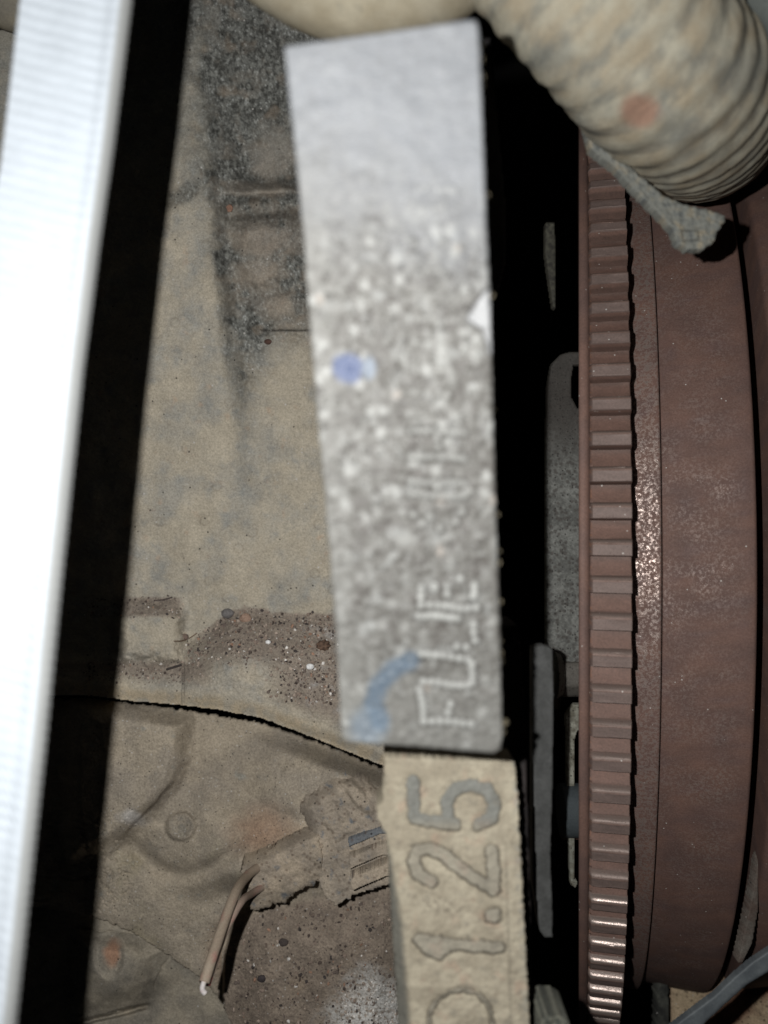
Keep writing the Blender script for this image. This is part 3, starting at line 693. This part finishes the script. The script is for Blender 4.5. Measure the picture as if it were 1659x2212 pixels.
# black ribbed spacer
spc = empty('spacer', P(1232, 1750, .176), 'black ribbed cylindrical spacer left of the ring gear', 'spacer')
tube('sleeve', [P(1211, 1750, .181), P(1232, 1750, .181), P(1275, 1750, .181)], [56 * .181 / F] * 3, M_rubber, lambda V, s, a: np.tile(alb(54, 60, 62, .176), (len(V), 1)), seg=72, sub=5, parent=spc, rib=lambda s, a: 1 + .012 * math.sin(a * 18) * (s < .0007))
tube('collar', [P(1212, 1765, .186), P(1235, 1765, .186), P(1275, 1765, .186)], [46 * .186 / F] * 3, M_rubber, lambda V, s, a: np.tile(alb(86, 62, 52, .18), (len(V), 1)), seg=40, sub=3, parent=spc)
# rubber strip
o = relief('rubber_strip', np.arange(1140, 1205, 1.5), np.arange(1385, 2045, 2.), [(1150, 1398), (1172, 1393), (1194, 1400), (1197, 1500), (1194, 1700), (1190, 1850), (1194, 1960), (1194, 2026), (1176, 2026), (1166, 2012), (1160, 1980), (1150, 1900)],
       lambda u, v: .142 + .0002 * fbm(u, v, 30, 3, 5), flatc(alb(82, 82, 80, .142), alb(68, 68, 66, .142)), M_rubber, thick=3, edge=5, ragged=1.0)
tag(o, 'long narrow grey rubber strip standing in the dark gap left of the gear', 'rubber strip')
# dim pieces in the dark slot
o = relief('guide_rail', np.arange(1160, 1210, 2.), np.arange(480, 680, 2.), [(1178, 480), (1199, 480), (1202, 560), (1202, 668), (1194, 664), (1184, 600), (1176, 540)], lambda u, v: .158 + 0 * u, flatc(alb(60, 58, 48, .158), alb(34, 32, 28, .158), 10), M_galv, thick=2, edge=4)
tag(o, 'slim yellowish grey rail deep in the black slot beside the gear', 'rail')
o = relief('dark_column', np.arange(1020, 1160, 4.), np.arange(60, 700, 4.), [(1040, 80), (1062, 80), (1092, 420), (1094, 560), (1075, 640), (1050, 640)], lambda u, v: .13 + .0001 * v / 10 + .0002 * fbm(u, v, 40, 3, 5), flatc(alb(44, 40, 40, .11), alb(34, 30, 30, .11)), M_black, thick=10, edge=10)
tag(o, 'dim dark metal column half hidden behind the right edge of the grey block', 'column')

# ------------------------------------------------------------------ bottom right corner
def wall_c(u, v, sd):
    n = fbm(u, v, 60, 4, 140); n2 = fbm(u, v, 9, 3, 141, .7)
    c = mix(np.broadcast_to(alb(108, 78, 60, .2), u.shape + (3,)), alb(86, 60, 44, .2), ss(-.3, .3, n))
    c = mix(c, alb(168, 148, 118, .2), .85 * ss(-22, 22, poly_sd(u, v, [(1440, 2112), (1560, 2112), (1470, 2230), (1440, 2230)]) + 8 * n) + .75 * ss(-10, 30, poly_sd(u, v, [(1500, 2300), (1700, 2100), (1700, 2300)]) + 30 * n))
    d, k = cells(u, v, 9, 21); c = mix(c, alb(52, 40, 32, .2), .85 * (k > .62) * ss(.4, .15, d) * ss(-.2, .2, n2 + .1))
    return c
o = relief('crossmember', np.arange(1425, 1900, 2.5), np.arange(1900, 2330, 2.5), [(1436, 2090), (1452, 2080), (1580, 2040), (1620, 2020), (1640, 1960), (1900, 1930), (1900, 2330), (1452, 2330), (1446, 2180)],
       lambda u, v: .235 - .00008 * (u - 1430) + .0006 * fbm(u, v, 60, 3, 5), wall_c, M_dirt, thick=6, edge=5, ragged=1)
tag(o, 'rust brown and tan speckled crossmember behind the grey strap', 'crossmember')
o = relief('backing_block', np.arange(1395, 1450, 2.5), np.arange(2100, 2330, 2.5), [(1420, 2115), (1444, 2115), (1452, 2330), (1412, 2330), (1420, 2240)], lambda u, v: .225 + 0 * u, flatc(alb(66, 66, 60, .2), alb(40, 40, 38, .2), 30), M_dust, thick=5, edge=4, ragged=3)
tag(o, 'dim grey ragged block in the shadow at the bottom right', 'block')
def strap_d(u, v): return .160 - .00001 * (u - 1450) + .0002 * fbm(u, v, 40, 3, 6)
o = relief('plastic_strap', np.arange(1400, 1800, 2.), np.arange(1950, 2300, 2.), [(1400, 2280), (1440, 2225), (1478, 2196), (1540, 2150), (1585, 2108), (1620, 2078), (1665, 2048), (1760, 1975), (1760, 2040), (1665, 2098), (1615, 2128), (1570, 2168), (1530, 2205), (1500, 2240), (1470, 2290)],
       strap_d, flatc(alb(92, 97, 99, .16), alb(78, 83, 86, .16)), M_strap, thick=1.2, edge=9)
tag(o, 'dull grey plastic strap crossing the bottom right corner diagonally', 'strap')
o = relief('side_bracket', np.arange(1585, 1720, 2.5), np.arange(1800, 2100, 2.5), [(1606, 2080), (1592, 2082), (1612, 1990), (1630, 1900), (1636, 1858), (1650, 1836), (1720, 1820), (1720, 1862), (1648, 1866), (1640, 1900), (1640, 1960), (1626, 2040)],
       lambda u, v: .182 + .0002 * fbm(u, v, 30, 3, 7), flatc(alb(96, 90, 82, .18), alb(80, 66, 58, .18)), M_dust, thick=3, edge=4)
tag(o, 'thin hooked grey bracket at the right edge below the drum', 'bracket')
o = relief('mud_lump', np.arange(1160, 1240, 2.), np.arange(2180, 2300, 2.), [(1164, 2200), (1185, 2192), (1212, 2194), (1232, 2206), (1238, 2290), (1160, 2290)], lambda u, v: .125 - .0012 * fbm(u, v, 20, 4, 8), flatc(alb(140, 138, 122, .125), alb(90, 92, 84, .125), 12), M_dirt, thick=8, edge=12, ragged=2)
tag(o, 'pale mud lump at the bottom edge between tan bracket and gear', 'mud lump')

# ------------------------------------------------------------------ tan bracket with raised figures
def fig(x, y): return (812.2 + .2657 * x, 1624.3 + .2657 * y)
S5 = [[fig(*p) for p in q] for q in ([(300, 240), (310, 540), (420, 560), (640, 590)], [(585, 560), (575, 400), (640, 300), (770, 270), (900, 310), (965, 420), (940, 540), (840, 590)])]
S2 = [[fig(*p) for p in q] for q in ([(450, 1050), (350, 1000), (305, 900), (330, 810), (430, 785), (530, 820), (650, 920), (800, 1030), (955, 1110)], [(955, 1120), (955, 960), (940, 800)])]
S1 = [[fig(*p) for p in q] for q in ([(350, 1520), (650, 1570), (1000, 1590)], [(350, 1520), (430, 1610), (520, 1640)], [(400, 1560), (560, 1600)])]
SD = [[fig(*p) for p in q] for q in ([(925, 1310), (980, 1310)], [(925, 1350), (980, 1350)])]
c0 = fig(690, 2190)
S0 = [[(c0[0] + 68 * math.cos(a), c0[1] + 68 * math.sin(a)) for a in np.linspace(0, 2 * math.pi, 40)]]
def figs(u, v):
    d = np.full(u.shape, 1e9)
    for S, wd in ((S5, 14), (S2, 14), (S1, 13), (SD, 10)):
        for q in S: d = np.minimum(d, seg_dist(u, v, q) - wd)
    d = np.minimum(d, seg_dist(u, v, S0[0]) - 4)
    return d + 9 * fbm(u, v, 18, 4, 150, .6)
BR = [(829, 1634), (1113, 1646), (1118, 1700), (1122, 1760), (1127, 1860), (1131, 1950), (1140, 2100), (1150, 2320), (866, 2320), (858, 2180), (846, 2000), (838, 1850), (833, 1800), (813, 1768), (811, 1742), (826, 1728), (829, 1690)]
def br_depth(u, v):
    h = np.zeros_like(u); f = figs(u, v)
    h += 0.30 * ss(4, -4, f) - .16 * np.exp(-((f - 3) / 3.) ** 2)
    h += .25 * ss(1, -3, np.abs(u - np.interp(v, [1640, 2212], [1087, 1104]))) * -1 * ss(1740, 1800, v)
    lf = np.interp(v, [1640, 1850, 2000, 2212], [815, 842, 868, 884]); h -= 2.5 * ss(10, -30, u - lf) * ss(1780, 1900, v)
    h += .40 * fbm(u, v, 40, 4, 151, .55) + .20 * fbm(u, v, 12, 5, 152, .7)
    return .1215 - h / 1000
BT = alb(210, 197, 170, .1215); BG = alb(150, 150, 142, .1215)
def br_col(u, v, sd):
    f = figs(u, v); n = fbm(u, v, 70, 4, 153); n2 = fbm(u, v, 16, 4, 154, .6)
    c = mix(np.broadcast_to(BT, u.shape + (3,)), alb(188, 175, 150, .1215), ss(-.25, .25, n + n2 * .5))
    c = mix(c, alb(206, 172, 146, .1215), .45 * ss(.1, .4, fbm(u, v, 45, 4, 156)))
    grey5 = ss(1800, 1760, v) * .6 + .34
    c = mix(c, BG * (1 + .4 * n2)[..., None], ss(3, -3, f) * grey5)
    c = mix(c, alb(150, 142, 126, .1215), .6 * ss(.08, .4, fbm(u, v, 28, 5, 159, .65))); c = mix(c, alb(96, 88, 76, .1215), (.30 + .6 * ss(1740, 1850, v)) * np.exp(-((f - .5) / 2.6) ** 2) * ss(-.5, .2, n2 + .1))
    lf = np.interp(v, [1640, 1850, 2000, 2212], [815, 842, 868, 884]); c = mix(c, alb(128, 128, 120, .1215), .8 * ss(8, -8, u - lf + 8 * n2) * ss(1780, 1880, v))
    c = mix(c, alb(126, 118, 102, .1215), .5 * np.exp(-((u - np.interp(v, [1640, 2212], [1087, 1104])) / 2.5) ** 2) * ss(1780, 1880, v))
    scr = blob(u + 30 * n2, v + 30 * n, 955, 1955, 60, 22, 12, .5); c = mix(c, alb(132, 120, 104, .1215), .55 * scr * ss(-.1, .3, fbm(u, v, 10, 3, 158)))
    c = mix(c, alb(160, 164, 160, .1215), .5 * ss(20, 4, 1120 + (v - 1700) * .045 - u) * ss(-.1, .3, n2))
    return c * (1 + .12 * fbm(u, v, 6, 3, 157))[..., None]
o = relief('marked_bracket', np.arange(800, 1160, 1.6), np.arange(1620, 2330, 1.6), BR, br_depth, br_col, M_tan, thick=7, edge=5, ragged=4)
tag(o, 'tan dust caked bracket with raised figures 0 1.2 5 under the grey block', 'bracket')
# dark leg standing behind its right side
o = relief('dark_leg', np.arange(1060, 1150, 3.), np.arange(1330, 2320, 3.), [(1085, 1350), (1118, 1348), (1130, 1440), (1138, 1640), (1146, 1900), (1156, 2310), (1085, 2310)], lambda u, v: .1305 + .0003 * fbm(u, v, 60, 3, 7), flatc(alb(52, 44, 42, .13), alb(36, 32, 32, .13)), M_black, thick=12, edge=6)
tag(o, 'dark brown metal leg along the right side of the tan bracket', 'leg')

# ------------------------------------------------------------------ grey marked block
BL = [(613, 104), (620, 98), (820, 70), (1015, 41), (1030, 43), (1036, 60), (1044, 250), (1052, 480), (1060, 640), (1066, 900), (1075, 1180), (1083, 1450), (1087, 1590), (1082, 1618), (1068, 1628), (900, 1614), (748, 1604), (737, 1592), (726, 1400), (712, 1200), (692, 990), (672, 750), (655, 520), (634, 300)]
def dots_line(a, b, n): return [(a[0] + (b[0] - a[0]) * t, a[1] + (b[1] - a[1]) * t) for t in np.linspace(0, 1, n)]
def bk(x, y): return (691.2 + .26035 * x, 1192.3 + .26035 * y)
DOTS = []
# F
DOTS += [bk(*p) for p in dots_line((860, 1405), (1260, 1425), 7)] + [bk(*p) for p in dots_line((830, 1140), (860, 1400), 6)] + [bk(*p) for p in ((1090, 1260), (1070, 1330))]
# U
DOTS += [bk(*p) for p in dots_line((860, 1080), (1230, 1110), 7)] + [bk(*p) for p in dots_line((1265, 930), (1260, 1080), 4)] + [bk(*p) for p in dots_line((840, 845), (1220, 890), 7)]
# J
DOTS += [bk(*p) for p in ((1130, 785), (1210, 795), (1290, 740), (1280, 610))] + [bk(*p) for p in dots_line((1280, 670), (1280, 600), 2)] + [bk(*p) for p in dots_line((820, 530), (1150, 550), 7)]
# E
DOTS += [bk(*p) for p in dots_line((840, 440), (1300, 470), 8)] + [bk(*p) for p in dots_line((840, 300), (830, 380), 3)] + [bk(*p) for p in ((950, 270), (950, 300), (1060, 350), (1060, 290), (1170, 230))] + [bk(*p) for p in dots_line((1280, 280), (1270, 370), 4)]
# worn, unreadable peening further up the row
rr = random.Random(11)
for b0 in (1068, 1040, 985, 930):
    DOTS += dots_line((890, b0), (1002, b0 + 5), 8)
DOTS += [(946, 1054), (946, 948), (946, 966), (892, 1112), (910, 1130), (950, 1140), (985, 1128), (1000, 1108), (930, 1118)]
for base in (890, 850, 800, 745, 690, 640, 590, 520, 450, 410):
    for k in range(9):
        if rr.random() < .62: DOTS.append((888 + k * 13 + rr.uniform(-3, 3) - (1140 - base) * .012, base + rr.uniform(-5, 5)))
DA = np.array(DOTS)
def dots(u, v, r=8.6):
    m = np.zeros(u.shape)
    for i, (x, y) in enumerate(DA):
        x += 1.5 * math.sin(i * 7.1); y += 1.5 * math.cos(i * 5.3)
        s = (np.abs(u - x) < 14) & (np.abs(v - y) < 14)
        amp = 1.0 if y > 1230 else (.8 if y > 900 else .4)
        m[s] = np.maximum(m[s], amp * (1 + .0 * x) * ss(r + 2, r - 5, np.hypot(u[s] - x, v[s] - y)))
    return m
def chip(u, v): return ss(-3, 4, poly_sd(u, v, [(1006, 690), (1026, 655), (1052, 622), (1075, 640), (1078, 790), (1056, 765), (1040, 712)]) + 4 * fbm(u, v, 15, 3, 9))
def bl_depth(u, v):
    base = np.interp(v, [40, 1630], [.0865, .1010])
    h = .25 * fbm(u, v, 90, 3, 160) + .10 * fbm(u, v, 18, 4, 161, .6) * ss(300, 650, v)
    h += .22 * dots(u, v) - .5 * chip(u, v)
    rgh = ss(420, 620, v); d, k = cells(u, v, 23, 31); h += rgh * .12 * ss(.45, .1, d) * (k > .45)
    return base - h / 1000
def bl_col(u, v, sd):
    dd = .0935
    n = fbm(u, v, 90, 4, 163); n2 = fbm(u, v, 22, 4, 164, .6); n3 = fbm(u, v, 9, 3, 165, .7)
    up = alb(197, 200, 204, .0875); lo = alb(122, 117, 109, dd); lo2 = alb(158, 155, 147, dd)
    L = mix(np.broadcast_to(lo, u.shape + (3,)), lo2, ss(-.3, .3, n2 * 1.4 + .4 * n)); L = mix(L, alb(118, 111, 104, dd), .7 * ss(.02, .3, fbm(u, v, 45, 3, 169, .5))); L = mix(L, alb(198, 198, 192, dd), .8 * ss(.05, .35, fbm(u, v * .8, 40, 4, 168, .6)))
    L = mix(L, alb(168, 166, 158, .1), .6 * ss(1330, 1600, v + 60 * n) + .5 * ss(760, 700, u - (v - 700) * .06) )
    t = ss(260, 700, v + 130 * n + .35 * (900 - u) + 60 * n2)
    c = mix(np.broadcast_to(up, u.shape + (3,)), L, t)
    c = mix(c, alb(168, 168, 168, .0875), .35 * ss(0, .4, n2) * (1 - t))
    uw = u + 14 * n3; vw = v + 14 * n2; d, k = cells(uw, vw * .8, 31, 31); w = np.clip(ss(400, 560, v) * (1 - .55 * ss(900, 1250, v)) + .10, 0, 1)
    c = mix(c, alb(248, 248, 240, dd), .70 * np.clip((k - .52) * 4, 0, 1) * ss(.60, .0, d) * w); d2, k2 = cells(uw + 50, vw, 15, 35); c = mix(c, alb(215, 215, 208, dd), .35 * (k2 > .8) * ss(.45, .15, d2) * np.clip(w + .25, 0, 1) * t)
    c = mix(c, alb(210, 194, 178, dd), .7 * (k > .955) * ss(.42, .15, d) * ss(430, 620, v))
    d, k = cells(u + 8 + 10 * n2, v, 30, 33); c = mix(c, alb(92, 86, 80, dd), .45 * (k > .6) * ss(.5, .2, d) * w)
    c = mix(c, alb(98, 94, 88, dd), .45 * ss(.0, .12, dots(u, v, 13)) * (v > 900)); c = mix(c, alb(236, 236, 228, .1), (.82 - .14 * ss(1240, 1150, v)) * dots(u, v))
    c = mix(c, alb(250, 250, 250, dd), .8 * chip(u, v) * ss(-.6, .0, n3 + n2 + .2))
    c = mix(c, alb(120, 120, 118, dd), .5 * ss(700, 640, v) * np.exp(-((sd - 2) / 4) ** 2) * (u > 1000))
    b1 = blob(u + 10 * n2, v + 10 * n, 752, 797, 33, 34, -35, .25) * (1 - .9 * blob(u, v, 800, 803, 16, 20, 0, .3)); c = mix(c, alb(106, 126, 176, dd), b1 * .95)
    c = mix(c, alb(178, 194, 214, dd), .8 * blob(u, v, 797, 795, 15, 24, 0, .4))
    st = seg_dist(u + 8 * n2, v + 8 * n, [(885, 1428), (850, 1445), (818, 1480), (806, 1520), (822, 1560)]); c = mix(c, alb(110, 134, 156, .098), .85 * ss(30, 10, st) * ss(-.6, .1, n3 + .2 * n2 + .1))
    c = mix(c, alb(150, 172, 192, .098), .6 * blob(u + 12 * n2, v, 795, 1570, 38, 42, 0, .5))
    return c * (1 + .08 * n3)[..., None]
o = relief('marked_block', np.arange(596, 1104, 2.), np.arange(30, 1640, 2.), BL, bl_depth, bl_col, M_block, thick=5, edge=7, ragged=1.2, side=alb(60, 54, 48, .095))
tag(o, 'pale grey cast block with dotted letters and two blue paint marks', 'block')
# crumbs of dried mud clinging to its right flank
sp = []
for (v, r) in ((100, 9), (130, 11), (160, 12), (185, 9), (420, 9), (640, 7), (885, 6), (1110, 8), (1190, 8), (1215, 11), (1300, 8), (1390, 13), (1410, 14), (1430, 10), (1560, 13), (1580, 10)):
    sp.append((np.interp(v, [40, 640, 1590], [1034, 1062, 1088]) - 4 + 5 * rnd.random(), v, float(np.interp(v, [40, 1630], [.0865, .1010])) + .0015, r, alb(150, 138, 112, .10)))
o = stones('mud_crumbs', sp, M_tan); tag(o, 'dried mud crumbs clinging to the right edge of the grey block', 'mud', kind='stuff')

# ------------------------------------------------------------------ hoses at the top
def hose_col(c1, c2, c3, ringp=None, spot=None):
    def f(V, s, a):
        uu = V[:, 0] / (CAMZ - V[:, 2]) * F + CU; vv = CV - V[:, 1] / (CAMZ - V[:, 2]) * F
        n = fbm(V[:, 0] * 15000, V[:, 1] * 15000 + V[:, 2] * 9000, 60, 4, 170); n2 = fbm(V[:, 0] * 15000, V[:, 1] * 15000, 16, 4, 171, .6)
        c = mix(np.broadcast_to(c1, (len(V), 3)), c2, ss(-.3, .3, n))
        if ringp:
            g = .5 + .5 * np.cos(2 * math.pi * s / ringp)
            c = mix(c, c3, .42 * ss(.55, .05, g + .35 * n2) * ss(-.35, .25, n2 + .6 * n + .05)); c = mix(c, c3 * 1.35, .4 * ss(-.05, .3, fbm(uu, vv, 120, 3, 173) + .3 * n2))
        else: c = mix(c, c3, .6 * ss(.18, .45, n2))
        if spot: c = mix(c, alb(186, 138, 112, .12), .8 * blob(uu + 12 * n2, vv + 12 * n, spot[0], spot[1], 42, 36, 0, .35))
        return c
    return f
RP = .0041
hose = empty('corrugated_hose', P(1400, 150, .14), 'thick dusty tan corrugated hose in the top right corner with a rust spot', 'hose')
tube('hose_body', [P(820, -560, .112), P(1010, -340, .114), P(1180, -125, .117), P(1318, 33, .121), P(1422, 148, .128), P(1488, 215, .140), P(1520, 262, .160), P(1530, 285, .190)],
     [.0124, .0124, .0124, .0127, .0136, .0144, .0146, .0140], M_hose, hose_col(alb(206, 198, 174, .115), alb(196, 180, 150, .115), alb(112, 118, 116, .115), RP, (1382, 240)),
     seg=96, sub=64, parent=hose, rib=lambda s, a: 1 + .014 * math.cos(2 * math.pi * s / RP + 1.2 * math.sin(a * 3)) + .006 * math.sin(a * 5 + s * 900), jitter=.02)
clip = [(1262, 268), (1300, 300), (1345, 345), (1400, 392), (1440, 425), (1480, 440), (1530, 452), (1566, 462), (1566, 478), (1552, 498), (1545, 522), (1520, 540), (1488, 540), (1462, 528), (1452, 496), (1425, 468), (1395, 436), (1362, 404), (1330, 366), (1296, 340), (1276, 322), (1268, 300)]
def clip_d(u, v):
    h = .8 * fbm(u, v, 26, 4, 175, .6) + .25 * fbm(u, v, 9, 3, 176)
    rc = poly_sd(u, v, [(1474, 498), (1508, 498), (1510, 518), (1476, 520)]); h -= .5 * ss(2, -1, np.abs(rc))
    return .134 - h / 1000
def clip_c(u, v, sd):
    n = fbm(u, v, 20, 4, 177); rc = poly_sd(u, v, [(1474, 498), (1508, 498), (1510, 518), (1476, 520)])
    c = mix(np.broadcast_to(alb(126, 126, 118, .132), u.shape + (3,)), alb(150, 140, 120, .132), ss(0, .4, n))
    c = mix(c, alb(84, 88, 90, .132), .6 * ss(-.1, -.4, n)); return mix(c, alb(70, 66, 58, .132), .7 * np.exp(-(rc / 2.) ** 2))
relief('clip', np.arange(1250, 1580, 2.), np.arange(260, 550, 2.), clip, clip_d, clip_c, M_hose, thick=2.2, edge=8, parent=hose, ragged=4)
hose2 = tube('coolant_pipe', [P(380, -330, .118), P(520, -190, .118), P(680, -80, .118), P(800, -52, .118), P(930, -80, .120), P(1050, -190, .124)], [.0088] * 6, M_hose,
     hose_col(alb(206, 194, 166, .115), alb(190, 176, 146, .115), alb(150, 146, 130, .115)), seg=64, sub=16, jitter=.03)
tag(hose2, 'cream dusty bent pipe above the top edge of the grey block', 'pipe')
o = tube('grey_hose', [P(1500, -260, .125), P(1620, -90, .125), P(1730, 60, .125), P(1850, 220, .125)], [.0052] * 4, M_hose, hose_col(alb(112, 116, 110, .125), alb(96, 100, 96, .125), alb(70, 72, 70, .125)), seg=40, sub=12, jitter=.03)
tag(o, 'blurred grey hose in the extreme top right corner', 'hose')
o = tube('dusty_stub', [P(-120, -60, .17), P(-20, -10, .17), P(40, 10, .17), P(110, 0, .175)], [.0052] * 4, M_hose, hose_col(alb(130, 122, 104, .17), alb(112, 106, 94, .17), alb(90, 88, 80, .17)), seg=40, sub=12, jitter=.05)
tag(o, 'dusty pipe stub in the top left corner behind the white webbing', 'pipe')

# ------------------------------------------------------------------ white webbing strip
LE = [(-200, 60), (0, 41), (200, 18), (350, 0), (800, -80), (1200, -130), (2300, -260)]
RE = [(-200, 300), (0, 278), (300, 240), (500, 211), (800, 172), (1200, 131), (1600, 92), (2000, 50), (2300, 18)]
def le(v): return np.interp(v, [a for a, b in LE], [b for a, b in LE])
def re_(v): return np.interp(v, [a for a, b in RE], [b for a, b in RE])
def web_d(u, v):
    w = (u - le(v)) / (re_(v) - le(v))
    wl = np.cos((v - .25 * u) * 2 * math.pi / 27) * (1 - ss(.86, .9, w)); wp = np.cos(u * 2 * math.pi / 15 + 1.2 * np.sin((v) / 40))
    h = .07 * wl * (.6 + .4 * wp) * (1 + 2.2 * fbm(u, v, 90, 3, 183)) + .3 * fbm(u, v, 200, 2, 181) - 1.2 * ss(.9, 1.02, w) + .35 * ss(.78, .88, w)
    base = .0925 + .000006 * np.clip(700 - v, 0, 900)
    return base - h / 1000
def web_c(u, v, sd):
    w = (u - le(v)) / (re_(v) - le(v))
    c = np.broadcast_to(np.array([.37, .405, .445]), u.shape + (3,))
    wl = np.cos((v - .25 * u) * 2 * math.pi / 27) * np.clip(.6 + 2 * fbm(u, v, 80, 3, 184), 0, 1.3); c = c * (1 + .05 * wl + .10 * fbm(u, v, 60, 3, 182))[..., None]
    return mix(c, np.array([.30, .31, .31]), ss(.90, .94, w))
ol = [(b, a) for a, b in RE] + [(b, a) for a, b in reversed(LE)]
o = relief('webbing_strap', np.arange(-262, 305, 2.5), np.arange(-100, 2290, 2.5), ol, web_d, web_c, M_web, thick=1.5, edge=4)
tag(o, 'bright white woven webbing strap running down the left edge', 'strap')
